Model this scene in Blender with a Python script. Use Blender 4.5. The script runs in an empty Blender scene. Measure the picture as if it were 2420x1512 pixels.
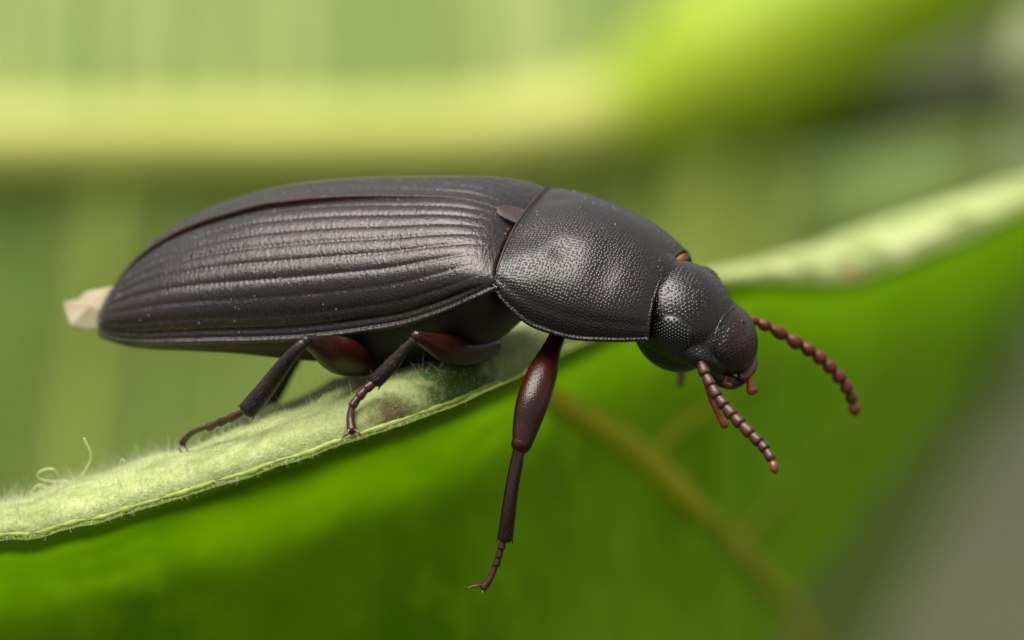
import bpy, math, random
import numpy as np
from mathutils import Matrix, Vector

rng = np.random.default_rng(7)
random.seed(7)
SC = bpy.context.scene
COL = SC.collection
SC.unit_settings.system = 'METRIC'
SC.unit_settings.scale_length = 0.001          # 1 unit = 1 mm

# ------------------------------------------------------------------ camera
TILT = math.radians(20.0)                      # the lens looks down by 20 degrees
DIST = 120.0                                   # to the plane in focus, mm
FRAME_W = 20.6                                 # width of the frame there, mm
RC = np.array([[1, 0, 0],
               [0, math.cos(TILT), math.sin(TILT)],
               [0, -math.sin(TILT), math.cos(TILT)]])   # rig axes (right, away, up) -> world
def to_world(p):
    return np.asarray(p, float) @ RC.T
RIG_ROT = Matrix([list(r) for r in RC])
cam_d = bpy.data.cameras.new('camera')
cam = bpy.data.objects.new('camera', cam_d)
COL.objects.link(cam)
cam.location = to_world([0, -DIST, 0])
cam.rotation_euler = (math.pi / 2 - TILT, 0, 0)
cam_d.sensor_width = 36
cam_d.lens = 36 * DIST / FRAME_W
cam_d.clip_start = 1
cam_d.clip_end = 20000
cam_d.dof.use_dof = True
cam_d.dof.focus_distance = DIST + 0.35
APERTURE = 3.2                                 # pupil diameter, mm
cam_d.dof.aperture_fstop = cam_d.lens * 1e-3 / APERTURE
SC.camera = cam

# ------------------------------------------------------------------ sky, sun, exposure
SUN_DIR = to_world([-0.18, -0.36, 0.91])       # towards the light, rig axes
SUN_DIR = SUN_DIR / np.linalg.norm(SUN_DIR)
elev = math.asin(SUN_DIR[2])
azim = math.atan2(SUN_DIR[0], SUN_DIR[1])
world = bpy.data.worlds.new('World')
SC.world = world
world.use_nodes = True
wn = world.node_tree
wn.nodes.clear()
sky = wn.nodes.new('ShaderNodeTexSky')
sky.sky_type = 'NISHITA'
sky.sun_disc = False
sky.sun_elevation = elev
sky.sun_rotation = azim
sky.air_density = 1.0
sky.dust_density = 1.5
sky.ozone_density = 1.0
hsv = wn.nodes.new('ShaderNodeHueSaturation')
hsv.inputs['Saturation'].default_value = 0.06   # white overcast
bg = wn.nodes.new('ShaderNodeBackground')
bg.inputs['Strength'].default_value = 0.085
wo = wn.nodes.new('ShaderNodeOutputWorld')
wn.links.new(sky.outputs[0], hsv.inputs['Color'])
wn.links.new(hsv.outputs[0], bg.inputs['Color'])
wn.links.new(bg.outputs[0], wo.inputs['Surface'])
sun_d = bpy.data.lights.new('sun', 'SUN')
sun_d.energy = 4.3
sun_d.angle = math.radians(54)
sun_d.color = (1.0, 0.965, 0.91)
sun = bpy.data.objects.new('sun', sun_d)
COL.objects.link(sun)
sun.rotation_euler = Vector(SUN_DIR).to_track_quat('Z', 'Y').to_euler()
SC.view_settings.view_transform = 'Standard'
SC.view_settings.look = 'None'
SC.view_settings.exposure = 0.9
SC.view_settings.gamma = 1.0
SC.view_settings.use_curve_mapping = False
SC.cycles.use_denoising = True
SC.cycles.max_bounces = 8
SC.cycles.transmission_bounces = 4
SC.cycles.sample_clamp_indirect = 6.0

# ------------------------------------------------------------------ helpers
PX = 2419.0 / FRAME_W                          # photo columns per mm in the focus plane
def P(dx, dy, y=0.0):
    """A measured direction of the photo, at depth y behind the focus plane (rig axes)."""
    k = (DIST + y) / DIST
    return np.array([(dx - 1209.5) / PX * k, y, (756.0 - dy) / PX * k])

def cr(pts, n):
    """Catmull-Rom through the points, n samples (any dimension)."""
    p = np.asarray(pts, float)
    if p.ndim == 1:
        p = p[:, None]
    k = len(p)
    t = np.linspace(0, k - 1, n)
    i = np.clip(t.astype(int), 0, k - 2)
    u = (t - i)[:, None]
    p0 = p[np.maximum(i - 1, 0)]; p1 = p[i]; p2 = p[i + 1]; p3 = p[np.minimum(i + 2, k - 1)]
    return 0.5 * (2 * p1 + (p2 - p0) * u + (2 * p0 - 5 * p1 + 4 * p2 - p3) * u * u + (3 * p1 - p0 - 3 * p2 + p3) * u ** 3)

def pch(x, xs, ys):
    """Monotone cubic interpolation."""
    xs = np.asarray(xs, float); ys = np.asarray(ys, float); x = np.asarray(x, float)
    h = np.diff(xs); d = np.diff(ys) / h
    m = np.zeros_like(ys)
    for i in range(1, len(xs) - 1):
        if d[i - 1] * d[i] > 0:
            w1 = 2 * h[i] + h[i - 1]; w2 = h[i] + 2 * h[i - 1]
            m[i] = (w1 + w2) / (w1 / d[i - 1] + w2 / d[i])
    m[0] = d[0]; m[-1] = d[-1]
    i = np.clip(np.searchsorted(xs, x) - 1, 0, len(xs) - 2)
    t = (np.clip(x, xs[0], xs[-1]) - xs[i]) / h[i]
    return ((1 + 2 * t) * (1 - t) ** 2 * ys[i] + t * (1 - t) ** 2 * h[i] * m[i]
            + t * t * (3 - 2 * t) * ys[i + 1] + t * t * (t - 1) * h[i] * m[i + 1])

def sst(a, b, x):
    t = np.clip((np.asarray(x, float) - a) / (b - a), 0, 1)
    return t * t * (3 - 2 * t)

def wob(x, y, seed=0, n=5):
    """Cheap smooth noise, a sum of sines."""
    r = np.random.default_rng(seed)
    o = 0
    for k in range(n):
        a, b, c = r.uniform(.5, 1.5) * 1.5 ** k, r.uniform(.5, 1.5) * 1.5 ** k, r.uniform(0, 6.28)
        o = o + np.sin(a * x + b * y * r.choice([-1, 1]) + c) / 1.4 ** k
    return o / 2.2

def grid_faces(n, m, close_m=False, off=0):
    i = np.arange(n - 1)[:, None]; j = np.arange(m if close_m else m - 1)[None, :]
    j2 = (j + 1) % m
    f = np.stack([i * m + j, i * m + j2, (i + 1) * m + j2, (i + 1) * m + j], -1)
    return f.reshape(-1, 4) + off

def mk(name, v, f, mats, parent=None, smooth=True, label=None, uv=None, mi=None, flip=False):
    v = np.asarray(v, float).reshape(-1, 3)
    me = bpy.data.meshes.new(name)
    if flip:
        f = [tuple(reversed(list(q))) for q in f]
    me.from_pydata([tuple(q) for q in v], [], [tuple(int(i) for i in q) for q in f])
    if smooth:
        me.polygons.foreach_set('use_smooth', [True] * len(me.polygons))
    if not isinstance(mats, (list, tuple)):
        mats = [mats]
    for m in mats:
        me.materials.append(m)
    if mi is not None:
        me.polygons.foreach_set('material_index', np.asarray(mi, np.int32))
    if uv is not None:
        ul = me.uv_layers.new(name='UVMap')
        li = np.zeros(len(me.loops), np.int32)
        me.loops.foreach_get('vertex_index', li)
        ul.data.foreach_set('uv', np.asarray(uv, float)[li].ravel())
    me.update()
    o = bpy.data.objects.new(name, me)
    COL.objects.link(o)
    if parent:
        o.parent = parent
    if label:
        o['label'] = label
    return o

def empty(name, label, cat, matrix):
    o = bpy.data.objects.new(name, None)
    COL.objects.link(o)
    o.empty_display_size = 0.5
    o.matrix_world = matrix
    o['label'] = label; o['category'] = cat
    return o

def tube(pts, rad, n=40, ns=20, flat=None, cap=True, up=None, twist=0.0):
    """A smooth tapered tube; rad = control radii; flat = (ratio across) squashes along the second axis."""
    c = cr(pts, n); r = np.maximum(cr(rad, n)[:, 0], 1e-4)
    fl = np.ones(n) if flat is None else cr(np.atleast_1d(flat) if np.ndim(flat) else [flat, flat], n)[:, 0]
    t = np.gradient(c, axis=0); t /= np.linalg.norm(t, axis=1)[:, None]
    if up is None:
        up = np.array([0.0, -1.0, 0.0])
    u = np.asarray(up, float) - np.dot(up, t[0]) * t[0]
    if np.linalg.norm(u) < 1e-3:
        u = np.cross(t[0], [0.3, 0.2, 1])
    u /= np.linalg.norm(u)
    V = []
    a = np.linspace(0, 2 * np.pi, ns, endpoint=False) + twist
    def ring(cc, uu, ww, rr, f_):
        return cc + rr * (np.cos(a)[:, None] * uu * f_ + np.sin(a)[:, None] * ww)
    us, ws = [], []
    for i in range(n):
        u = u - np.dot(u, t[i]) * t[i]; u /= np.linalg.norm(u)
        us.append(u); ws.append(np.cross(t[i], u))
    if cap:
        for q in (0.03, .35, .7, .92):
            V.append(ring(c[0] - t[0] * r[0] * .8 * math.sqrt(1 - q * q), us[0], ws[0], r[0] * q, fl[0]))
    for i in range(n):
        V.append(ring(c[i], us[i], ws[i], r[i], fl[i]))
    if cap:
        for q in (.92, .7, .35, .03):
            V.append(ring(c[-1] + t[-1] * r[-1] * .8 * math.sqrt(1 - q * q), us[-1], ws[-1], r[-1] * q, fl[-1]))
    V = np.array(V)
    f = [tuple(q) for q in grid_faces(len(V), ns, True)]
    f.append(tuple(range(ns)))
    f.append(tuple(range((len(V) - 1) * ns, len(V) * ns))[::-1])
    return V.reshape(-1, 3), f

def merge(parts):
    V, F, o = [], [], 0
    for v, f in parts:
        V.append(np.asarray(v).reshape(-1, 3)); F += [tuple(int(i) + o for i in q) for q in f]; o += len(V[-1])
    return np.concatenate(V), F

def ellipsoid(c, r, nu=32, nv=20, basis=None):
    th = np.linspace(0.02, np.pi - .02, nv)[:, None]; ph = np.linspace(0, 2 * np.pi, nu, endpoint=False)[None, :]
    v = np.stack([np.sin(th) * np.cos(ph), np.sin(th) * np.sin(ph), np.cos(th) + 0 * ph], -1).reshape(-1, 3) * np.asarray(r)
    if basis is not None:
        v = v @ np.asarray(basis)
    f = [tuple(q) for q in grid_faces(nv, nu, True)]
    f.append(tuple(range(nu))); f.append(tuple(range((nv - 1) * nu, nv * nu))[::-1])
    return v + np.asarray(c), f

def hairs(root, direc, length, radius, bend, seg=3):
    """Vectorised fine tapered three-sided hairs, joined."""
    N = len(root)
    d = direc / np.linalg.norm(direc, axis=1)[:, None]
    a = np.cross(d, rng.normal(size=(N, 3))); a /= np.linalg.norm(a, axis=1)[:, None]
    b = np.cross(d, a)
    rings = []
    for k in range(seg + 1):
        t = k / seg
        c = root + d * (length * t)[:, None] + a * (bend * length * t * t)[:, None]
        rr = radius * (1 - .85 * t)
        for q in range(3):
            an = q * 2.094
            rings.append(c + (math.cos(an) * a + math.sin(an) * b) * rr[:, None])
    V = np.stack(rings, 1)                       # N, (seg+1)*3, 3
    f = []
    for k in range(seg):
        for q in range(3):
            f.append([k * 3 + q, k * 3 + (q + 1) % 3, k * 3 + 3 + (q + 1) % 3, k * 3 + 3 + q])
    F = (np.array(f)[None] + (np.arange(N) * (seg + 1) * 3)[:, None, None]).reshape(-1, 4)
    return V.reshape(-1, 3), F

# ------------------------------------------------------------------ materials
class NT:
    def __init__(self, name):
        self.m = bpy.data.materials.new(name); self.m.use_nodes = True
        self.t = self.m.node_tree; self.t.nodes.clear()
        self.out = self.n('ShaderNodeOutputMaterial')
    def n(self, typ, **kw):
        nd = self.t.nodes.new(typ)
        for k, v in kw.items():
            if hasattr(nd, k) and not k.startswith('i_'):
                setattr(nd, k, v)
        return nd
    def l(self, a, b):
        self.t.links.new(a, b)
    def coords(self, scale=(1, 1, 1), kind='Object', rot=(0, 0, 0)):
        tc = self.n('ShaderNodeTexCoord'); mp = self.n('ShaderNodeMapping')
        mp.inputs['Scale'].default_value = scale; mp.inputs['Rotation'].default_value = rot
        self.l(tc.outputs[kind], mp.inputs['Vector']); return mp.outputs[0]
    def noise(self, vec, scale, detail=3, rough=.55, dist=0):
        nd = self.n('ShaderNodeTexNoise'); self.l(vec, nd.inputs['Vector'])
        nd.inputs['Scale'].default_value = scale; nd.inputs['Detail'].default_value = detail
        nd.inputs['Roughness'].default_value = rough; nd.inputs['Distortion'].default_value = dist
        return nd.outputs['Fac']
    def voro(self, vec, scale, feature='F1', rand=1.0):
        nd = self.n('ShaderNodeTexVoronoi'); nd.feature = feature; self.l(vec, nd.inputs['Vector'])
        nd.inputs['Scale'].default_value = scale; nd.inputs['Randomness'].default_value = rand
        return nd.outputs['Distance']
    def ramp(self, fac, stops, interp='LINEAR'):
        nd = self.n('ShaderNodeValToRGB'); nd.color_ramp.interpolation = interp
        e = nd.color_ramp.elements
        while len(e) < len(stops): e.new(0.5)
        for q, (p, c) in zip(e, stops):
            q.position = p; q.color = (c, c, c, 1) if np.isscalar(c) else (*c, 1)
        self.l(fac, nd.inputs[0]); return nd.outputs[0]
    def math(self, op, a, b=None, clamp=False):
        nd = self.n('ShaderNodeMath'); nd.operation = op; nd.use_clamp = clamp
        for i, x in enumerate((a, b)):
            if x is None: continue
            if isinstance(x, (int, float)): nd.inputs[i].default_value = x
            else: self.l(x, nd.inputs[i])
        return nd.outputs[0]
    def mix(self, fac, a, b, blend='MIX'):
        nd = self.n('ShaderNodeMix'); nd.data_type = 'RGBA'; nd.blend_type = blend
        for s, x in ((nd.inputs[0], fac), (nd.inputs[6], a), (nd.inputs[7], b)):
            if isinstance(x, (int, float)): s.default_value = x
            elif isinstance(x, tuple): s.default_value = (*x, 1)
            else: self.l(x, s)
        return nd.outputs[2]
    def bump(self, h, strength, dist, normal=None):
        nd = self.n('ShaderNodeBump'); nd.inputs['Strength'].default_value = strength
        nd.inputs['Distance'].default_value = dist
        self.l(h, nd.inputs['Height'])
        if normal is not None: self.l(normal, nd.inputs['Normal'])
        return nd.outputs[0]
    def bsdf(self, color, rough, normal=None, spec=.5, coat=0, coat_rough=.1, sss=0, sss_col=None, trans=None, trans_fac=0, tint=(1, 1, 1)):
        b = self.n('ShaderNodeBsdfPrincipled')
        if isinstance(color, tuple): b.inputs['Base Color'].default_value = (*color, 1)
        else: self.l(color, b.inputs['Base Color'])
        if isinstance(rough, (int, float)): b.inputs['Roughness'].default_value = rough
        else: self.l(rough, b.inputs['Roughness'])
        b.inputs['Specular IOR Level'].default_value = spec
        b.inputs['Specular Tint'].default_value = (*tint, 1)
        b.inputs['Coat Weight'].default_value = coat; b.inputs['Coat Roughness'].default_value = coat_rough
        if normal is not None: self.l(normal, b.inputs['Normal'])
        sh = b.outputs[0]
        if trans is not None:
            tr = self.n('ShaderNodeBsdfTranslucent')
            if isinstance(trans, tuple): tr.inputs['Color'].default_value = (*trans, 1)
            else: self.l(trans, tr.inputs['Color'])
            mx = self.n('ShaderNodeMixShader'); mx.inputs[0].default_value = trans_fac
            self.l(sh, mx.inputs[1]); self.l(tr.outputs[0], mx.inputs[2]); sh = mx.outputs[0]
        self.l(sh, self.out.inputs['Surface'])
        return self.m

def mat_elytron():
    t = NT('elytron_chitin')
    v = t.coords((17, 5.5, 5.5)); n1 = t.noise(v, 1.0, 3, .6, .3)
    v2 = t.coords(); pit = t.ramp(t.voro(v2, 15), [(0, 0), (.38, 1)])
    gr = t.noise(v2, 34, 2, .6)
    h = t.math('ADD', t.math('MULTIPLY', n1, 1.5), t.math('MULTIPLY', pit, .35))
    h = t.math('ADD', h, t.math('MULTIPLY', gr, .6))
    nb = t.bump(h, .66, .022)
    c = t.ramp(t.noise(v2, .55, 2), [(.35, (.0032, .0022, .0019)), (.7, (.0085, .0036, .0026))])
    r = t.ramp(t.noise(v2, 9, 3), [(.3, .20), (.7, .29)])
    return t.bsdf(c, r, nb, .60, tint=(1.0, .92, .88))

def mat_pitted(name, c0, c1, scale, strength, rough, spec=.6, invert=False, dist=.02, uv=False, rand=.5):
    t = NT(name)
    v = t.coords()
    vd = t.voro(t.coords(kind='UV') if uv else v, scale, 'F1', rand)
    if uv:
        for q in t.t.nodes:
            if q.bl_idname == 'ShaderNodeTexVoronoi': q.voronoi_dimensions = '2D'
    pit = t.ramp(vd, [(.12, 0), (.42, 1)]) if not invert else t.ramp(vd, [(.08, 1), (.5, 0)])
    big = t.noise(v, 1.6, 2)
    h = t.math('ADD', pit, t.math('MULTIPLY', big, .8))
    nb = t.bump(h, strength, dist)
    c = t.ramp(t.noise(v, .9, 2), [(.4, c0), (.72, c1)])
    return t.bsdf(c, rough, nb, spec, tint=(1.0, .95, .91))

def mat_simple(name, c0, c1, nscale, rough, spec=.5, bump=0, bscale=20, coat=0, trans=None, tf=0, coords=(1, 1, 1)):
    t = NT(name); v = t.coords(coords)
    c = t.ramp(t.noise(v, nscale, 3), [(.35, c0), (.68, c1)])
    nb = t.bump(t.noise(v, bscale, 2), bump, .02) if bump else None
    return t.bsdf(c, rough, nb, spec, coat, .15, trans=trans, trans_fac=tf)

M_ELY = mat_elytron()
M_SUT = mat_simple('suture_redbrown', (.030, .006, .004), (.055, .012, .007), 3, .4, .4)
M_PRO = mat_pitted('pronotum_chitin', (.0035, .0031, .0028), (.0068, .0040, .0031), 14.6, .6, .30, .48, dist=.012, uv=True, rand=.55)
M_HEAD = mat_pitted('head_chitin', (.0032, .0030, .0027), (.0065, .0036, .0029), 16.5, .65, .29, .48, invert=True, dist=.016, rand=.4)
M_CLY = mat_pitted('clypeus_chitin', (.0045, .0026, .002), (.017, .0032, .0020), 13.0, .6, .32, .42, invert=True)
M_BODY = mat_simple('underside_chitin', (.004, .0028, .0022), (.009, .0045, .003), 2.5, .5, .4, .35, 9, coords=(1, 3, 3))
M_ABD = mat_simple('abdomen_chitin', (.008, .004, .002), (.030, .011, .004), 1.2, .45, .3, .4, 10)
M_SCUT = mat_pitted('scutellum_chitin', (.020, .008, .0075), (.030, .012, .011), 22, .3, .36, .5)
M_LEG = mat_pitted('leg_redbrown', (.008, .0024, .0014), (.024, .0045, .002), 19, .4, .26, .38, invert=True, dist=.012)
M_LEGF = mat_pitted('fore_leg_redbrown', (.015, .0032, .0015), (.034, .0060, .0024), 21, .4, .28, .36, invert=True, dist=.010)
M_TIB = mat_pitted('tibia_dark', (.0045, .0034, .0028), (.011, .0048, .003), 19, .5, .34, .4, invert=True, dist=.012)
M_TIBR = mat_pitted('tibia_redbrown', (.009, .0026, .0014), (.022, .0044, .0019), 20, .12, .20, .42, invert=True, dist=.012)
M_TARS = mat_simple('tarsus_redbrown', (.022, .006, .003), (.050, .014, .006), 4, .28, .45, .3, 18)
M_CLAW = mat_simple('claw_amber', (.05, .015, .006), (.11, .035, .01), 6, .25, .5)
M_ANT = mat_simple('antenna_brown', (.032, .008, .004), (.060, .015, .007), 4, .40, .42, .35, 22)
M_ANTF = mat_simple('antenna_red', (.060, .007, .0035), (.095, .012, .005), 4, .40, .4, .3, 20)
M_ANTT = mat_simple('antenna_tip_amber', (.10, .022, .004), (.15, .04, .007), 4, .35, .5)
M_PALP = mat_simple('palp_amber', (.10, .025, .003), (.19, .055, .007), 4, .3, .5, trans=(.5, .2, .03), tf=.3)
M_PALPT = mat_simple('palp_tip', (.5, .4, .18), (.6, .5, .25), 4, .4, .5)
M_LABR = mat_simple('labrum_brown', (.035, .008, .003), (.065, .017, .006), 4, .35, .4)
M_EYE = mat_simple('eye_black', (.003, .003, .003), (.005, .005, .0048), 4, .33, .5)
M_AMB = mat_simple('amber_fringe', (.035, .014, .004), (.26, .11, .010), 1.1, .4, .5, .5, 14)
M_SEAM = mat_simple('seam_brown', (.006, .003, .0015), (.045, .017, .004), 1.6, .4, .4, .6, 12)
M_FLAKE = mat_simple('cream_wing', (.34, .25, .13), (.44, .38, .27), .9, .55, .3, .4, 6, trans=(.7, .6, .4), tf=.2)
M_DUST = mat_simple('dust', (.35, .32, .25), (.5, .47, .4), 3, .8, .2)

# ------------------------------------------------------------------ leaf materials
def mat_leaf(name, c0, c1, nscale, tr, tf, rough=.5, spec=.3, bump=.3, bscale=3.0, veins=None, streak=(1, 1, 1), c2=None, spots=None):
    t = NT(name); v = t.coords(streak); vo = t.coords()
    c = t.ramp(t.noise(v, nscale, 3, .6), [(.36, c0), (.66, c1)])
    if c2 is not None:
        c = t.mix(t.ramp(t.noise(vo, nscale * 4.5, 4, .7), [(.50, 0), (.62, 1)]), c, c2)
    nb = t.bump(t.noise(vo, bscale, 3), bump, .1)
    trc = t.mix(1.0, c, tr, 'MULTIPLY')
    return t.bsdf(c, rough, nb, spec, trans=trc, trans_fac=tf)

# ------------------------------------------------------------------ ground (structure)
def mat_ground():
    t = NT('ground_soil'); v = t.coords()
    c = t.ramp(t.noise(v, .03, 4), [(.3, (.030, .035, .014)), (.7, (.046, .050, .021))])
    return t.bsdf(c, .9, t.bump(t.noise(v, .25, 5), .6, 2.0), .2)
n = 60
gx, gy = np.meshgrid(np.sinh(np.linspace(-4.6, 4.6, n)) * 80, np.sinh(np.linspace(-4.6, 4.6, n)) * 80)
gz = -88 + 3 * wob(gx * .02, gy * .02, 3)
ground = mk('ground', np.stack([gx, gy, gz], -1), grid_faces(n, n), mat_ground())
ground['kind'] = 'structure'
ground['label'] = 'soft grey brown soil far below the leaves'

# ------------------------------------------------------------------ pale leaf behind (rig axes, root at its midrib)
def rig_root(name, label, cat, at):
    m = Matrix.Translation(Vector(to_world(at))) @ RIG_ROT.to_4x4()
    return empty(name, label, cat, m), np.asarray(at, float)

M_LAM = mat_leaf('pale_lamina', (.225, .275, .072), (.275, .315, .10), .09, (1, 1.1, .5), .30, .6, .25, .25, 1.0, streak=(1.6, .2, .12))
M_RIB = mat_simple('midrib_yellow', (.39, .42, .075), (.45, .475, .125), .12, .5, .3, .2, 1.0, trans=(.5, .55, .08), tf=.25)
M_PET = mat_simple('stalk_yellowgreen', (.25, .36, .010), (.34, .43, .022), .12, .45, .3, .2, 1.0, trans=(.45, .55, .02), tf=.25)
M_SVEIN = mat_simple('side_vein_green', (.095, .165, .02), (.125, .20, .03), .4, .55, .3, .2, 1.0, trans=(.3, .4, .1), tf=.2)
M_SVEINP = mat_simple('side_vein_pale', (.25, .32, .045), (.30, .35, .065), .4, .55, .3, .2, 1.0, trans=(.3, .4, .1), tf=.2)
Y1 = 122.0
KS = (DIST + Y1) / (DIST + 58.0)
axis_px = np.array([(-700, 345), (-200, 338), (300, 336), (800, 334), (1150, 322), (1400, 285), (1620, 215), (1850, 110), (2150, -60), (2600, -330), (3300, -800)], float)
def axis_dy(dx):
    return np.interp(dx, axis_px[:, 0], axis_px[:, 1])
leafB, oB = rig_root('leaf', 'large pale blurred leaf hanging behind the beetle with thick yellow midrib', 'leaf', P(1209, 334, Y1))
nx, ns = 260, 60
dx = np.linspace(-900, 1640, nx)
veins_up = [-620, -420, -200, 20, 190, 360, 492, 650, 805, 972, 1120, 1370, 1500]
def lamina(sign, reach, ang, ripple, xs, veins):
    s = np.linspace(0, 1, ns) ** 1.2 * reach
    V = []
    for q in xs:
        base = P(q, min(axis_dy(q), 345) if q < 1150 else axis_dy(min(q, 1420)) if sign > 0 else 330, Y1)
        fur = sum(np.exp(-((q - w) / 26.0) ** 2) for w in veins)
        rip = ripple * (-fur) * np.minimum(s / 2.0, 1)
        y = base[1] + .7 + s * math.sin(ang) - rip
        z = base[2] + sign * s * math.cos(ang)
        xw = base[0] * (1 + s * .0015) - (.10 * s if sign < 0 else -.02 * s)
        V.append(np.stack([xw + 0 * s, y + .35 * wob(xw * .3, s * .3, 5), z], -1))
    return np.array(V) - oB
VL = lamina(1, 42, math.radians(30), .5, dx, veins_up)
mk('upper_blade', VL, grid_faces(nx, ns), M_LAM, leafB)
dx2 = np.linspace(-900, 1900, nx)
veins_lo = [-560, -330, -100, 110, 280, 470, 620, 800, 990, 1180, 1380, 1540, 1685, 1830]
M_LAM_SHADE = mat_leaf('pale_lamina_shaded', (.118, .178, .030), (.150, .208, .042), .09, (1, 1.1, .4), .30, .6, .25, .25, 1.0, streak=(1.6, .2, .12))  # darker copy of the lamina, shade of the lower half put into its colour
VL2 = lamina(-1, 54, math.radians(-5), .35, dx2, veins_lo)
mk('lower_blade', VL2, grid_faces(nx, ns), M_LAM_SHADE, leafB)
mk('midrib', *tube([P(a, b, Y1 + .5) - oB for a, b in axis_px[:6]], np.array([1.12, 1.14, 1.15, 1.15, 1.2, 1.5]) * KS, 90, 28), M_RIB, leafB)
mk('petiole', *tube([P(a, b, Y1 + 1.3) - oB for a, b in [(1120, 332), (1250, 318), (1400, 292), (1560, 240), (1720, 150), (2000, -15), (2500, -310), (3300, -820)]],
                    np.array([.8, 1.0, 1.35, 2.05, 2.65, 2.85, 3.0, 3.2]) * KS, 90, 28), M_PET, leafB)
for k, w in enumerate(veins_up):
    j = int(np.argmin(abs(dx - w)))
    p = VL[j][2:] + np.array([0, -.12, 0])
    wd = KS * [.4, .5, .3, .3, .8, .36, .45, .2, .8, .75, .3, .5, .5][k]
    mk('side_vein', *tube(p[::6], np.linspace(wd, wd * .6, len(p[::6])), 40, 10), M_SVEIN, leafB)
for k, w in enumerate(veins_lo):
    j = int(np.argmin(abs(dx2 - w)))
    p = VL2[j][2:] + np.array([0, -.1, 0])
    wd = KS * [.3, .3, .3, .3, .5, .15, .2, .3, .3, .3, .3, .35, .9, .6][k]
    mk('side_vein', *tube(p[::6], np.linspace(wd, wd * .6, len(p[::6])), 40, 10), M_SVEINP if w > 200 else M_SVEIN, leafB)

# ------------------------------------------------------------------ green leaves and a strip of painted shade at the right, farther back
M_LC = mat_leaf('green_lamina', (.14, .22, .04), (.19, .26, .06), .10, (1, 1.1, .4), .3, .55, .3, .3, 1.0)
M_GAPSHADE = mat_leaf('gap_shade', (.020, .058, .002), (.032, .074, .004), .1, (1, 1.1, .3), .06, .7, .05, .3, 1.0)  # very dark green that paints in the deep shade below the stalk
def outline_leaf(root, o, name, mat, poly_top, poly_bot, y0, y1, bulge, nxx=60, nyy=30, thick=.25):
    """A leaf blade between two edge curves (photo directions at depth y0 -> y1), with thickness."""
    a = cr(poly_top, nxx); b = cr(poly_bot, nxx)
    T = np.linspace(0, 1, nyy)
    V = []
    for i in range(nxx):
        for t in T:
            q = a[i] * (1 - t) + b[i] * t
            y = y0 * (1 - t) + y1 * t - bulge * 4 * t * (1 - t) + .5 * wob(i * .15, t * 5, 9)
            V.append(P(q[0], q[1], y))
    V = np.array(V) - o
    W = V + np.array([0, thick, 0])
    f = [tuple(q) for q in grid_faces(nxx, nyy)] + [tuple(q[::-1]) for q in grid_faces(nxx, nyy, off=nxx * nyy)]
    rimi = [i * nyy for i in range(nxx)] + [(nxx - 1) * nyy + j for j in range(1, nyy)] + \
           [i * nyy + nyy - 1 for i in range(nxx - 2, -1, -1)] + [j for j in range(nyy - 2, 0, -1)]
    N0 = nxx * nyy
    for k in range(len(rimi)):
        p_, q_ = rimi[k], rimi[(k + 1) % len(rimi)]
        f.append((p_, p_ + N0, q_ + N0, q_))
    return mk(name, np.concatenate([V, W]), f, mat, root)
leafC, oC = rig_root('leaf', 'soft green leaf filling the gap under the thick stalk at right', 'leaf', P(2150, 450, 170))
outline_leaf(leafC, oC, 'blade', M_LC, [(1500, 420), (1750, 395), (2000, 350), (2250, 300), (2420, 190), (2700, 60)],
             [(1500, 1150), (1750, 1150), (2000, 1100), (2250, 950), (2450, 800), (2750, 700)], 165, 173, 4)
M_RIBC = mat_simple('pale_rib', (.36, .42, .18), (.46, .5, .25), .2, .55, .3, .2, 1.0)
mk('midrib', *tube([P(2470, 60, 161) - oC, P(2446, 300, 161) - oC, P(2452, 600, 163) - oC, P(2440, 900, 165) - oC], [.9, 1.25, 1.25, .9], 40, 16), M_RIBC, leafC)
shadeD, oD = rig_root('leaf', 'added dark leaf-shaped strip standing in for shade in the gap below the thick stalk', 'leaf', P(2050, 280, 150))
outline_leaf(shadeD, oD, 'blade', M_GAPSHADE, [(1650, 290), (1850, 250), (2050, 222), (2250, 200), (2450, 165), (2700, 90)],  # added strip standing in for shade, not a real leaf blade
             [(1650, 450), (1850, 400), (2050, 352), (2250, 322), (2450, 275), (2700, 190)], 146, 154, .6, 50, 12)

leafE, oE = rig_root('leaf', 'dim olive leaf far behind the lower right, between green leaf and soil', 'leaf', P(2000, 1250, 165))
M_LE = mat_leaf('olive_lamina', (.24, .33, .075), (.29, .38, .10), .06, (1, 1.1, .3), .15, .7, .1, .3, .5)
outline_leaf(leafE, oE, 'blade', M_LE, [(1450, 760), (1750, 740), (2050, 700), (2300, 640), (2600, 560)],
             [(1450, 2100), (1800, 1900), (2080, 1500), (2300, 1080), (2600, 700)], 160, 172, 4, 40, 20)
# ------------------------------------------------------------------ the leaf the beetle walks on
edge = np.array([(-420, 1300, 0), (-200, 1284, 0), (0, 1260, 0), (60, 1256, 0), (120, 1243, 0), (200, 1224, 0), (300, 1197, 0), (400, 1166, 0), (500, 1136, 0),
                 (600, 1104, 0), (700, 1071, 0), (800, 1036, .05), (870, 1012, .1), (950, 986, .3), (1050, 950, .9), (1150, 908, 1.9),
                 (1230, 870, 3.2), (1300, 834, 4.8), (1400, 786, 7.4), (1500, 735, 10), (1600, 690, 12.5), (1690, 660, 14.5), (1800, 660, 16.5),
                 (1900, 668, 18), (1990, 669, 19), (2080, 645, 20), (2180, 608, 21), (2300, 560, 22.5), (2419, 500, 24), (2600, 420, 26), (2900, 330, 29)], float)
back = np.array([(-420, 1235), (0, 1186), (100, 1160), (200, 1128), (300, 1093), (400, 1060), (500, 1026), (600, 985), (700, 938), (800, 896), (900, 852),
                 (1050, 798), (1200, 757), (1350, 715), (1500, 678), (1660, 642), (1800, 612), (1900, 583), (2050, 532), (2200, 482), (2300, 450), (2419, 415), (2900, 270)], float)
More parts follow.
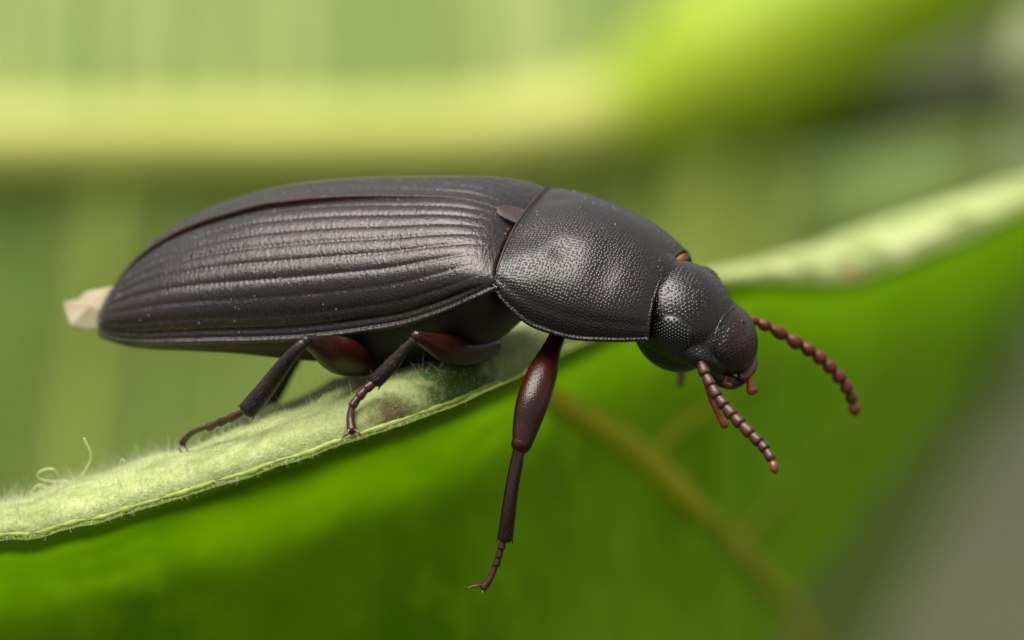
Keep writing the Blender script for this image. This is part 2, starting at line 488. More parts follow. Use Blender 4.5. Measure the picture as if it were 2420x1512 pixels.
NE = 420
ex = np.linspace(-420, 2900, NE)
edy = pch(ex, edge[:, 0], edge[:, 1]); edep = pch(ex, edge[:, 0], edge[:, 2])
bdy = pch(ex, back[:, 0], back[:, 1]) + 6 * wob(ex * .02, ex * 0, 41) * (1 - sst(1300, 1600, ex))
edy = edy + 2.5 * wob(ex * .03, ex * 0, 21) * (ex < 1300) - 9 * sst(1650, 1850, ex)
oL = P(700, 1071, 0)
leafA, oL = rig_root('leaf', 'bright green leaf with downy pale curled margin that the beetle walks on', 'leaf', oL)
E = np.array([P(a, b, c) for a, b, c in zip(ex, edy, edep)])
RD = 5.5                                       # depth of the curled margin, mm

def mat_downy():
    t = NT('downy_leaf'); v = t.coords()
    c = t.ramp(t.noise(v, 1.3, 4, .6), [(.32, (.22, .30, .07)), (.5, (.33, .39, .12)), (.68, (.43, .46, .21))])
    fine = t.ramp(t.noise(v, 9, 3, .65), [(.35, 0), (.7, 1)])
    c = t.mix(t.math('MULTIPLY', fine, .45), c, (.54, .57, .36))
    c = t.mix(t.ramp(t.noise(v, .55, 4, .65), [(.46, 0), (.66, .75)]), c, (.15, .20, .045))
    c = t.mix(t.ramp(t.noise(v, 3.1, 3, .6), [(.62, 0), (.74, .6)]), c, (.26, .22, .09))
    # soft colour patches, the brown one a blemish beside the middle foot
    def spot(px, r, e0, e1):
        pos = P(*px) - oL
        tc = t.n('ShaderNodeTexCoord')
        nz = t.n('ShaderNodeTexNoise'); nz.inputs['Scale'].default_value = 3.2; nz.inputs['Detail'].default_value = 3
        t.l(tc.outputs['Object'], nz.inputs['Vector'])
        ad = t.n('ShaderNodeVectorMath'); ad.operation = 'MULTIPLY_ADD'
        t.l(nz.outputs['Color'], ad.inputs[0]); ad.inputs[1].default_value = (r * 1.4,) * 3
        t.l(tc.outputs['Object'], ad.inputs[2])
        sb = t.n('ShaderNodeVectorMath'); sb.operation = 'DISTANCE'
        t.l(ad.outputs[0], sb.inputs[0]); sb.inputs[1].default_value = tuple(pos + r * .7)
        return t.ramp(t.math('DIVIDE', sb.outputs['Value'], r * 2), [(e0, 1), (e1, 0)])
    c = t.mix(spot((900, 940, 1.6), 2.2, .10, .66), c, (.20, .235, .08))  # beetle's shade painted into the margin colour as soft olive
    c = t.mix(spot((1075, 900, 1.5), 1.0, .3, .62), c, (.055, .10, .018))  # dark green patch
    c = t.mix(spot((922, 984, .4), .36, .35, .75), c, (.135, .095, .04))
    c = t.mix(spot((946, 972, .5), .17, .3, .75), c, (.018, .012, .006))
    c = t.mix(spot((1995, 656, 19.5), .38, .25, .7), c, (.42, .28, .12))
    c = t.mix(spot((510, 1062, 1.6), .10, .3, .7), c, (.40, .22, .06))
    nb = t.bump(t.noise(v, 7, 4, .65), .6, .10)
    return t.bsdf(c, .75, nb, .15, trans=t.mix(1.0, c, (.9, 1.0, .5), 'MULTIPLY'), trans_fac=.25)
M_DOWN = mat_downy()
M_EDGE = mat_simple('leaf_edge_lime', (.24, .34, .03), (.40, .46, .11), 2.4, .5, .3, .5, 7, trans=(.5, .6, .05), tf=.3)
M_BLADE = mat_leaf('leaf_blade_green', (.090, .205, .0006), (.155, .300, .0008), .16, (1.0, 1.1, .15), .3, .7, .08, .4, .8, c2=(.16, .30, .003))
M_VEIN = mat_simple('blade_vein', (.50, .50, .008), (.58, .56, .014), .3, .5, .3, .3, 2, trans=(.4, .4, .04), tf=.25)
M_HAIR = mat_simple('leaf_hair', (.52, .55, .34), (.66, .67, .48), 2, .5, .4, trans=(.8, .85, .6), tf=.4)

NT_ = 34
T = np.linspace(0, 1, NT_)
UPV = np.array([0, 0, 1.0])
wid = np.clip((edy - bdy) / PX, .3, None)
rim = np.zeros((NE, NT_, 3))
for j, t in enumerate(T):
    q = np.array([P(a, b * (1 - t) + d * t, c + RD * t ** 2.6) for a, b, d, c in zip(ex, edy, bdy, edep)])
    crown = (.16 * np.sin(np.pi * min(t * 1.0, 1)) * np.minimum(wid, 1.0))
    q = q + np.array([0, 0, 1.0]) * crown[:, None] + np.array([0, 0, .045]) * ((1 - .8 * sst(1300, 1700, ex)) * wob(ex * .02, t * 4 + 0 * ex, 4) * (t * (1 - t) * 4))[:, None]
    rim[:, j] = q
# fold down past the back
tail = [rim[:, -1] + np.array([0, .3, -.05]), rim[:, -1] + np.array([0, .5, -.16]), rim[:, -1] + np.array([0, .6, -.32])]
rimfull = np.concatenate([rim, np.stack(tail, 1)], 1)
rimfull = rimfull - oL
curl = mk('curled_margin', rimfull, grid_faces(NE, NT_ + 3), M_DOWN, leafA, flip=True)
# lime bead along the front edge
rb = (.055 + .025 * wob(ex * .05, 0 * ex, 8) + .012 * wob(ex * .21, 0 * ex, 18)) * (1 - .2 * sst(600, 1400, ex))
bead = E - oL + np.stack([0 * ex, 0 * ex + .03, -.02 - rb * .55], -1)
vb, fb = tube(bead, rb, NE * 2, 14)
mk('leaf_edge', vb, fb, M_EDGE, leafA)
# green blade hanging from the edge
NBL = 70
S = np.linspace(0, 1, NBL) ** 1.5 * 15
kback = np.interp(ex, [-420, 0, 900, 1300, 1700, 2100, 2500, 2900], [15.0, 15.0, 14.0, 12.0, 12.0, 45.0, 110.0, 120])
bl = np.zeros((NE, NBL, 3))
for i in range(NE):
    lim = np.interp(ex[i], [-420, 1640, 1720, 1800, 1900, 2150, 2420, 2900], [15, 12.5, 10.2, 8.6, 7.0, 4.4, 2.3, .5])
    s = S / 15 * lim
    y = E[i, 1] + kback[i] * (1 - np.exp(-s / .5)) - .42 * s
    k = (DIST + y) / (DIST + E[i, 1])
    z = E[i, 2] * k - .16 - s * k
    x = E[i, 0] * k + .0 * s
    bl[i] = np.stack([x, y + .35 * wob(x * .35, s * .35, 31), z], -1)
blade = mk('blade', bl - oL, grid_faces(NE, NBL), M_BLADE, leafA)
def on_blade(dx_, dy_):
    """The point of the blade seen in a direction of the photo."""
    i = int(np.clip(np.searchsorted(ex, dx_), 0, NE - 1))
    row = bl[i]
    pd = 756 - row[:, 2] / ((DIST + row[:, 1]) / DIST) * PX
    j = int(np.argmin(abs(pd - dy_)))
    y = row[j, 1]
    return P(dx_, dy_, y)
vp = [(1250, 905), (1310, 942), (1400, 996), (1485, 1050), (1560, 1115), (1640, 1195), (1730, 1285), (1810, 1368), (1870, 1440), (1930, 1530)]
pts = [on_blade(*q) + np.array([0, -.12, 0]) - oL for q in vp]
mk('midrib', *tube(pts, [.24, .27, .29, .32, .32, .30, .28, .26, .24, .2], 60, 16), M_VEIN, leafA)
for br in ([(1540, 1090), (1570, 1035), (1620, 995), (1690, 950), (1770, 900), (1850, 850)],
           [(1735, 1280), (1800, 1210), (1890, 1120), (2000, 1010), (2120, 890), (2220, 800)]):
    pts = [on_blade(*q) + np.array([0, -.10, 0]) - oL for q in br]
    mk('side_vein', *tube(pts, np.linspace(.2, .10, len(pts)), 40, 12), M_VEIN, leafA)
# down on the margin
NH = 7000
hi = rng.integers(0, int(NE * .60), NH); hj = rng.integers(0, NT_ + 1, NH)
root = rimfull[hi, hj] + rng.normal(size=(NH, 3)) * np.array([.03, .05, .012])
dirs = np.stack([rng.normal(0, .55, NH), -.25 + rng.normal(0, .5, NH) + .3 * (hj > NT_ - 4), .75 + rng.normal(0, .35, NH)], -1)
ln = rng.uniform(.10, .30, NH) * (1 + .6 * (hj > NT_ - 5)) * np.where(ex[hi] > 620, .45, 1) * np.where(hj < NT_ * .6, .55, 1)
hv, hf = hairs(root, dirs, ln, np.full(NH, .0042), rng.uniform(-.6, .6, NH))
NF = 900
fi = rng.integers(0, int(NE * .55), NF)
froot = bead[fi] + np.stack([rng.normal(0, .02, NF), -rb[fi] * .5, -rb[fi] * rng.uniform(0, 1, NF)], -1)
fd = np.stack([rng.normal(0.2, .6, NF), -.5 + rng.normal(0, .3, NF), -.5 + rng.normal(0, .45, NF)], -1)
fv, ff = hairs(froot, fd, rng.uniform(.05, .17, NF), np.full(NF, .0055), rng.uniform(-.8, .8, NF))
NL = 420
li = rng.integers(0, int(NE * .45), NL); lj = rng.integers(4, NT_ + 1, NL)
lv, lf_ = hairs(rimfull[li, lj], np.stack([rng.normal(0, .6, NL), rng.normal(-.1, .5, NL), .8 + rng.normal(0, .3, NL)], -1),
                rng.uniform(.28, .62, NL), np.full(NL, .0048), rng.uniform(-.8, .8, NL), 5)
va, fa = merge([(hv, hf), (fv, ff), (lv, lf_)])
ho = mk('down_hairs', va, fa, M_HAIR, leafA)
ho['kind'] = 'stuff'

# ------------------------------------------------------------------ loose threads on the leaf
def thread(label, pts, r):
    o = np.asarray(pts[0]); m = Matrix.Translation(Vector(to_world(o))) @ RIG_ROT.to_4x4()
    ob = mk('thread', *tube([np.asarray(p) - o for p in pts], r, 70, 8), M_HAIR)
    ob.matrix_world = m
    ob['label'] = label; ob['category'] = 'thread'
thread('pale thread standing upright from the downy leaf edge', [P(190, 1130, 2.6), P(205, 1105, 2.4), P(214, 1085, 2.2), P(213, 1065, 2.0), P(203, 1045, 1.8), P(199, 1036, 1.7)], [.016, .016, .018, .02, .026, .02])
thread('looped pale thread curling over the downy leaf edge', [P(160, 1136, 3.2), P(120, 1137, 3.1), P(92, 1130, 3.0), P(90, 1118, 2.9), P(106, 1109, 2.8), P(124, 1108, 2.7), P(135, 1120, 2.8), P(134, 1140, 3.0), P(112, 1152, 3.2), P(95, 1146, 3.2), P(84, 1150, 3.2), P(72, 1165, 3.3)],
       [.015] * 12)
thread('tiny curled hair sticking up beside the hind foot', [P(287, 1105, 1.9), P(284, 1093, 1.8), P(288, 1085, 1.7), P(294, 1087, 1.7), P(291, 1092, 1.7)], [.008] * 5)

# ------------------------------------------------------------------ BEETLE
fw = np.array([.889, -.416, .19]); fw /= np.linalg.norm(fw)
lf = np.array([.294, .838, .46]); lf -= np.dot(lf, fw) * fw; lf /= np.linalg.norm(lf)
up = np.cross(fw, lf)
BB = np.stack([fw, lf, up])                    # rows: body axes in rig axes
OB = P(1237, 568, 1.9)
def to_body(p):
    return (np.asarray(p, float) - OB) @ BB.T
def PB(dx, dy, y):
    return to_body(P(dx, dy, y))
Bw = RC @ BB.T
mb = Matrix([list(r) for r in Bw]).to_4x4()
mb.translation = Vector(to_world(OB))
beetle = empty('beetle', 'black ribbed beetle with reddish legs walking on the curled leaf edge', 'beetle', mb)

# --- elytra
LE = 9.76
F_ = [0, .02, .05, .1, .221, .358, .4525, .55, .653, .739, .821, .859, .91, .955, .985, 1.0]
H_ = [.52, .74, .96, 1.20, 1.53, 1.83, 1.97, 2.05, 2.01, 1.91, 1.70, 1.55, 1.30, .98, .70, .42]
FW = [0, .03, .1, .3, .5, .65, .78, .88, .94, .98, .995, 1.0]
W_ = [2.06, 2.18, 2.29, 2.41, 2.48, 2.46, 2.28, 1.86, 1.40, .84, .44, .14]
FM = [0, .04, .11, .208, .302, .423, .535, .667, .75, .843, .92, 1]
M_ = [.02, -.02, -.12, -.19, -.13, .0, .18, .42, .52, .57, .58, .40]
NFE, NVE = 300, 200
def elytron(side):
    f = 1 - (1 - np.linspace(0, 1, NFE)) ** 1.35
    h = pch(f, F_, H_); w = pch(f, FW, W_); m = pch(f, FM, M_)
    q = np.linspace(0, 1, NVE)
    phi = q * np.pi / 2
    V = np.zeros((NFE, NVE, 3))
    fade = sst(.0, .10, f) * (1 - sst(.86, .98, f))
    for i in range(NFE):
        v = w[i] * np.sin(phi) ** .90
        z = m[i] + (h[i] - m[i]) * np.cos(phi) ** (.80 + .10 * f[i])
        nv = np.gradient(v); nz = np.gradient(z)
        L = np.hypot(nv, nz) + 1e-9
        s = np.concatenate([[0], np.cumsum(np.hypot(np.diff(v), np.diff(z)))]); s /= s[-1]
        nrm_v, nrm_z = -nz / L, nv / L
        ph = s * 9.2
        cosg = .5 + .5 * np.cos(2 * np.pi * ph)          # 1 in the groove
        punct = .6 + .4 * np.sin(2 * np.pi * (f[i] * 86) + np.floor(ph + .5) * 2.1)
        depth = (.018 * cosg ** 1.2 + .026 * cosg ** 6 * punct) * fade[i] * (1 - sst(.90, .97, s)) * sst(.01, .06, s) * (1 - .55 * sst(.62, .80, s))
        gut = .05 * np.exp(-((s - .955) / .018) ** 2) * sst(.0, .1, f[i]) * (1 - sst(.93, 1, f[i]))
        v = v - nrm_v * (depth + gut); z = z - nrm_z * (depth + gut)
        if side < 0:
            z = z - .10 * sst(.04, .55, f[i]) * (1 - .5 * sst(.9, 1, f[i])) * np.exp(-(v / .30) ** 2)
        V[i] = np.stack([np.full(NVE, -LE * f[i]), side * np.maximum(v, .004), z], -1)
    # front edge rolls down into the pronotum
    roll = []
    for k, (dxf, dz) in enumerate([(.10, -.30), (.075, -.14), (.035, -.04)]):
        r = V[0].copy(); r[:, 0] += dxf; r[:, 2] += dz; roll.append(r)
    V = np.concatenate([np.array(roll), V])
    wx = np.concatenate([[w[0]] * 3, w]); mx = np.concatenate([[m[0]] * 3, m]); fx = np.concatenate([[0] * 3, f])
    sc = np.clip(wx / 1.0, .15, 1)
    xs = V[:, -1, 0]; zs = V[:, -1, 2]
    def colm(dv, dz):
        return np.stack([xs, side * np.maximum(wx + dv * sc, .003), mx + dz * sc], -1)[:, None]
    bead = np.concatenate([colm(.05, .0), colm(.085, -.015), colm(.10, -.05), colm(.085, -.095), colm(.02, -.13), colm(-.14, -.14), colm(-.38, -.10)], 1)
    inner = V[:, :1].copy()
    in1 = inner.copy(); in1[:, 0, 2] -= .012; in1[:, 0, 1] = side * .001
    in2 = inner.copy(); in2[:, 0, 2] -= .13; in2[:, 0, 1] = side * .002
    in3 = inner.copy(); in3[:, 0, 2] -= .22; in3[:, 0, 1] = side * .12
    A = np.concatenate([in3, in2, in1, V, bead], 1)
    n0, m0 = A.shape[:2]
    fc = grid_faces(n0, m0)
    mi = np.zeros((n0 - 1, m0 - 1), int); mi[:, :3] = 1
    return mk('elytron', A, fc, [M_ELY, M_SUT], beetle, mi=mi.ravel(), flip=(side > 0),
              label=None)
elytron(-1); elytron(1)

# --- abdomen and hind thorax underneath
fb_ = np.linspace(0, 1, 90)
def under(f0, f1, drop, wfac, top, name, mat, nose=.06, tailr=.04):
    f = np.linspace(f0, f1, 90)
    w = pch(f, FW, W_) * wfac; m = pch(f, FM, M_)
    t = (f - f0) / (f1 - f0)
    env = np.sqrt(np.clip(t / nose, 0, 1) * (2 - np.clip(t / nose, 0, 1))) * np.sqrt(np.clip((1 - t) / tailr, 0, 1) * (2 - np.clip((1 - t) / tailr, 0, 1)))
    env = np.maximum(env, .03)
    dr = drop(f) * env
    a = np.linspace(0, 2 * np.pi, 40, endpoint=False)
    V = []
    for i in range(90):
        up_ = np.where(np.sin(a) > 0, top, dr[i])
        V.append(np.stack([np.full(40, -LE * f[i]), w[i] * (.5 + .5 * env[i]) * np.cos(a) , m[i] - .08 + up_ * np.sign(np.sin(a)) * np.abs(np.sin(a)) ** .8], -1))
    V = np.array(V)
    return mk(name, V, [tuple(q) for q in grid_faces(90, 40, True)] + [tuple(range(40)), tuple(range(89 * 40, 90 * 40))[::-1]], mat, beetle)
under(-.012, .46, lambda f: pch(f, [-.02, .05, .15, .3, .46], [1.05, 1.45, 1.70, 1.75, 1.35]), .93, .45, 'thorax', M_BODY, .12, .1)
under(.36, .985, lambda f: pch(f, [.36, .5, .6, .75, .9, .985], [1.45, 1.2, .98, .74, .55, .4]), .95, .3, 'abdomen', M_ABD, .05, .02)

# --- scutellum
sp = []
for t in np.linspace(0, 1, 14):
    for s in np.linspace(-1, 1, 13):
        hw = .30 * math.sqrt(max(0, 1 - (1 - t) ** 2.4)) if t < .999 else .30
        sp.append([-.30 + .46 * t, s * hw, .68 + .03 * (1 - s * s) - .20 * t + .10 * (1 - t)])
sp = np.array(sp)
sb = sp - np.array([0, 0, .12])
fsc = [tuple(q) for q in grid_faces(14, 13)]
mk('scutellum', sp + np.array([0, 0, .05]), fsc, M_SCUT, beetle)

# --- pronotum
PITCH = math.radians(38.8)
cp, spn = math.cos(PITCH), math.sin(PITCH)
def pron(x, r, z):
    """pronotum axes (forward, near side, up) -> body axes"""
    return np.stack([cp * x + spn * z, -r, -spn * x + cp * z], -1)
LP = 3.22
NG, NS = 150, 181
g = np.linspace(0, 1, NG)
wg = pch(g, [0, .1, .25, .45, .65, .85, 1], [2.08, 2.20, 2.26, 2.22, 2.08, 1.86, 1.62])
hg = pch(g, [0, .04, .12, .3, .5, .7, .88, .96, 1], [.52, .63, .80, 1.02, 1.09, 1.06, .95, .87, .80])
mg = pch(g, [0, .15, .35, .55, .8, 1], [.06, -.16, -.31, -.28, -.10, .06])
phi = np.linspace(-np.pi / 2, np.pi / 2, NS)
V = np.zeros((NG, NS, 3))
for i in range(NG):
    v = wg[i] * np.sign(np.sin(phi)) * np.abs(np.sin(phi)) ** .95
    z = mg[i] + (hg[i] - mg[i]) * np.cos(phi) ** .9
    x = LP * g[i]
    # hind edge bows back in the middle; front edge is hollowed
    xo = -.16 * (1 - g[i]) ** 3 * np.cos(phi) ** 2 - .30 * g[i] ** 4 * np.cos(phi) ** 1.0
    for (gx_, vx_, am, sg) in ((.10, .85, -.055, .22), (.10, -.85, -.055, .22), (.30, 1.15, -.05, .18), (.42, .55, .03, .3), (.62, 1.3, -.03, .25)):
        z = z + am * np.exp(-((g[i] - gx_) * LP / (sg * 1.2)) ** 2 - ((v - vx_) / (sg * 1.6)) ** 2)
    z = z - .045 * np.exp(-((np.abs(v) - wg[i] * .965) / .05) ** 2)
    V[i] = pron(x + xo, v, z)
def shift(row_i, dxf, dr, dz):
    out = []
    i = row_i
    v = (wg[i] + dr) * np.sign(np.sin(phi)) * np.abs(np.sin(phi)) ** .95
    z = mg[i] + (hg[i] - mg[i] + dz) * np.cos(phi) ** .9
    xo = -.16 * (1 - g[i]) ** 3 * np.cos(phi) ** 2 - .30 * g[i] ** 4 * np.cos(phi)
    return pron(LP * g[i] + xo + dxf, v, z)
front = [shift(NG - 1, .03, -.01, .02), shift(NG - 1, .055, -.03, -.01), shift(NG - 1, .05, -.06, -.06), shift(NG - 1, -.15, -.12, -.14)]
rear = [shift(0, .12, -.1, -.14), shift(0, -.035, -.05, -.07), shift(0, -.045, -.02, -.02), shift(0, -.02, .0, .01)]
V = np.concatenate([np.array(rear), V, np.array(front)])
# bead and underside of the side margins
rows = V.shape[0]
gg = np.concatenate([[0] * 4, g, [1] * 4]); ww = np.interp(gg, g, wg); mm = np.interp(gg, g, mg)
xx = LP * gg + np.concatenate([[.1, -.035, -.045, -.02], 0 * g, [.03, .055, .05, -.12]])
def side_cols(s):
    o = []
    for dv, dz in ((.025, -.005), (.05, -.03), (.055, -.06), (.035, -.09), (-.05, -.10), (-.45, -.22), (-1.0, -.48)):
        o.append(pron(xx, s * (ww + dv), mm + dz)[:, None])
    return np.concatenate(o, 1)
A = np.concatenate([side_cols(-1)[:, ::-1], V, side_cols(1)], 1)
arc = np.concatenate([np.zeros((rows, 1)), np.cumsum(np.linalg.norm(np.diff(A, axis=1), axis=2), 1)], 1)
arc = arc - arc[:, [A.shape[1] // 2]]
lng = np.concatenate([np.zeros((1, A.shape[1])), np.cumsum(np.linalg.norm(np.diff(A, axis=0), axis=2), 0)], 0)
lng = np.repeat(lng[:, [A.shape[1] // 2]], A.shape[1], 1)
mk('pronotum', A, grid_faces(A.shape[0], A.shape[1]), M_PRO, beetle, flip=True, uv=np.stack([lng, arc], -1).reshape(-1, 2))
# prosternum below it
v1 = ellipsoid((0, 0, 0), (1, 1, 1), 40, 24)
vv = v1[0] * np.array([1.32, 1.45, .92])
mk('prothorax', pron(vv[:, 0] + 1.72, vv[:, 1], vv[:, 2] - .18), v1[1], M_BODY, beetle)

# amber fringe between pronotum and head
nph = 90
ph2 = np.linspace(-.85, .3, nph)
i = NG - 1
fr = pron(LP + .10 - .30 * np.cos(ph2), (wg[i] - .12) * np.sign(np.sin(ph2)) * np.abs(np.sin(ph2)) ** .95, mg[i] + (hg[i] - .07 - mg[i]) * np.cos(ph2) ** .9)
fringe_v = tube(fr, [.012, .03, .036, .03, .025, .02, .015], 120, 10)
hr = fr[rng.integers(4, nph - 4, 500)] + rng.normal(size=(500, 3)) * .02
hd = np.tile(pron(np.array([1.0]), np.array([0.0]), np.array([-.1])), (500, 1)) + rng.normal(size=(500, 3)) * .25
hz = hairs(hr, hd, rng.uniform(.06, .13, 500), np.full(500, .006), rng.uniform(-.4, .4, 500))
va, fa = merge([fringe_v, hz])
fo = mk('fringe', va, fa, M_AMB, beetle, label='amber fringe along the front of the pronotum')

# brown seam where the wing cases meet the pronotum
ph3 = np.linspace(-1.15, 1.15, 70)
seam = pron(-.045 - .16 * np.cos(ph3) ** 2, wg[0] * np.sign(np.sin(ph3)) * np.abs(np.sin(ph3)) ** .95, mg[0] + (hg[0] + .005 - mg[0]) * np.cos(ph3) ** .9)
mk('seam', *tube(seam, [.015, .026, .028, .028, .026, .015], 120, 10), M_SEAM, beetle, label='brown seam behind the pronotum')

# --- head
HP = math.radians(49)
ch, sh = math.cos(HP), math.sin(HP)
H0 = pron(np.array(3.10), np.array(0.0), np.array(0.0))
HB = np.array([[ch, 0, -sh], [0, -1, 0], [sh, 0, ch]])   # rows: forward, near side, up in body axes
HS = 1.13
def hd_(x, r, z):
    x, r, z = np.broadcast_arrays(np.asarray(x, float), np.asarray(r, float), np.asarray(z, float))
    return np.stack([(x - .5) * HS + .5 + .02, r * 1.06, (z - .06) * HS + .15], -1) @ HB + H0
blobs = [((.42, 0, -.06), (1.05, 1.16, .80)), ((.95, 0, -.10), (.74, .98, .56)), ((-.35, 0, -.10), (.7, 1.05, .78)),
         ((1.12, 0, .0), (.66, .90, .50)), ((1.42, 0, -.06), (.56, .80, .44)), ((1.02, .86, -.16), (.40, .26, .24)), ((1.02, -.86, -.16), (.40, .26, .24)), ((.55, 0, -.62), (.75, .85, .5)),
         ((1.28, .55, -.20), (.42, .42, .30)), ((1.28, -.55, -.20), (.42, .42, .30)), ((.28, .80, .22), (.35, .22, .18)), ((.28, -.80, .22), (.35, .22, .18))]
parts = []
for c, r in blobs:
    v, f = ellipsoid(c, r, 40, 26)
    parts.append((hd_(v[:, 0], v[:, 1], v[:, 2]), f))
v, f = merge(parts)
head = mk('head', v, f, M_HEAD, beetle)
rm = head.modifiers.new('remesh', 'REMESH'); rm.mode = 'VOXEL'; rm.voxel_size = .028; rm.use_smooth_shade = True
sm = head.modifiers.new('smooth', 'SMOOTH'); sm.factor = .6; sm.iterations = 14
# compound eye: a dome of facets
def eye(side):
    c = np.array([.50, side * 1.02, .06]); R = np.array([.39, .24, .35])
    v0, f0 = ellipsoid(c, R, 48, 32)
    ps = [(hd_(v0[:, 0], v0[:, 1], v0[:, 2]), f0)]
    pitch = .060
    for a in range(-8, 9):
        for b in range(-8, 9):
            px = (a + .5 * (b % 2)) * pitch; pz = b * pitch * .866
            rr = (px / R[0]) ** 2 + (pz / R[2]) ** 2
            if rr > .90: continue
            py = side * R[1] * math.sqrt(1 - rr)
            nrm = np.array([px / R[0] ** 2, py / R[1] ** 2, pz / R[2] ** 2]); nrm /= np.linalg.norm(nrm)
            cc = c + np.array([px, py, pz]) - nrm * .012
            e, fe = ellipsoid(cc, (.029, .029, .029), 10, 7)
            ps.append((hd_(e[:, 0], e[:, 1], e[:, 2]), fe))
    v_, f_ = merge(ps)
    return mk('eye', v_, f_, M_EYE, head, label='black compound eye of tiny round facets')
eye(1); eye(-1)
# clypeus: raised oval shield at the front
v0, f0 = ellipsoid((0, 0, 0), (1, 1, 1), 48, 30)
cx = v0 * np.array([.57, .84, .48])
mk('clypeus', hd_(cx[:, 0] + 1.46, cx[:, 1] * (1 - .18 * v0[:, 0]), cx[:, 2] - .02 - .16 * v0[:, 0]), f0, M_CLY, head, label='reddish oval shield at the front of the head')
aa = np.linspace(-2.1, 2.1, 60)
arc = hd_(1.58 - .485 * np.cos(aa) , .70 * np.sin(aa), -.10 + .15 * np.cos(aa) + .05)
lb = v0 * np.array([.17, .48, .12])
mk('labrum', hd_(lb[:, 0] + 1.98, lb[:, 1], lb[:, 2] - .32), f0, M_LABR, head, label='reddish brown upper lip')
for s in (1, -1):
    md = tube([hd_(1.45, s * .55, -.50), hd_(1.85, s * .48, -.50), hd_(2.08, s * .18, -.48)], [.2, .16, .05], 24, 14)
    mk('mandible', md[0], md[1], M_TIB, head)

def palp(pts, rad, tip):
    ps = [PB(*p) for p in pts]
    o = mk('palp', *tube(ps, rad, 40, 14), M_PALP, head, label='amber mouth feeler')
palp([(1752, 855, 1.5), (1762, 880, 1.5), (1770, 897, 1.5), (1777, 922, 1.5)], [.045, .07, .07, .125], 1)
palp([(1665, 890, .8), (1680, 935, .9), (1696, 975, .9), (1712, 1005, .9)], [.05, .08, .07, .085], 1)
palp([(1715, 890, 1.2), (1712, 905, 1.2), (1725, 910, 1.2)], [.04, .06, .06], 1)

# --- antennae: beads
def antenna(px, rad, mats, ys, bead):
    pts = [PB(a, b, y) for (a, b), y in zip(px, ys)]
    first = None
    for k in range(len(pts) - 1):
        a, b = pts[k], pts[k + 1]
        d = b - a; L = np.linalg.norm(d); d = d / L
        r = rad[k]
        prof = [(-.04, .42), (.08, .50), (.25, .74), (.50, .97), (.72, 1.0), (.88, .82), (.97, .50)] if bead else \
               [(-.06, .60), (.04, .72), (.18, .84), (.45, .96), (.70, 1.0), (.88, .93), (.96, .70)]
        if k == len(pts) - 2:
            prof = [(-.04, .42), (.1, .6), (.3, .92), (.55, 1.0), (.8, .78), (.95, .40)]
        v, f = tube([a + d * L * p for p, _ in prof], [r * q for _, q in prof], 26, 18)
        m = mats[0] if k < len(pts) - 2 else mats[1]
        if first is None:
            first = mk('antenna', v, f, m, beetle)
        else:
            mk('segment', v, f, m, first)
D = lambda zx, zy: (1511.9 + zx / 3.81, 755.9 + zy / 3.81)
antenna([D(550, 400), D(592, 500), D(642, 600), D(703, 700), D(770, 783), D(842, 870), D(918, 945), D(1005, 1035), D(1085, 1110), D(1138, 1175), D(1188, 1262), D(1222, 1380)],
        [.125, .120, .128, .132, .134, .134, .130, .124, .117, .108, .098], (M_ANT, M_ANTT), np.linspace(.55, -.55, 12), False)
antenna([D(985, -15), D(1058, 22), D(1165, 62), D(1320, 150), D(1450, 228), D(1560, 290), D(1655, 370), D(1745, 455), D(1825, 550), D(1880, 645), D(1918, 735), D(1938, 858)],
        [.10, .13, .135, .15, .148, .148, .15, .15, .14, .135, .13], (M_ANTF, M_ANTT), np.linspace(2.5, 3.9, 12), True)

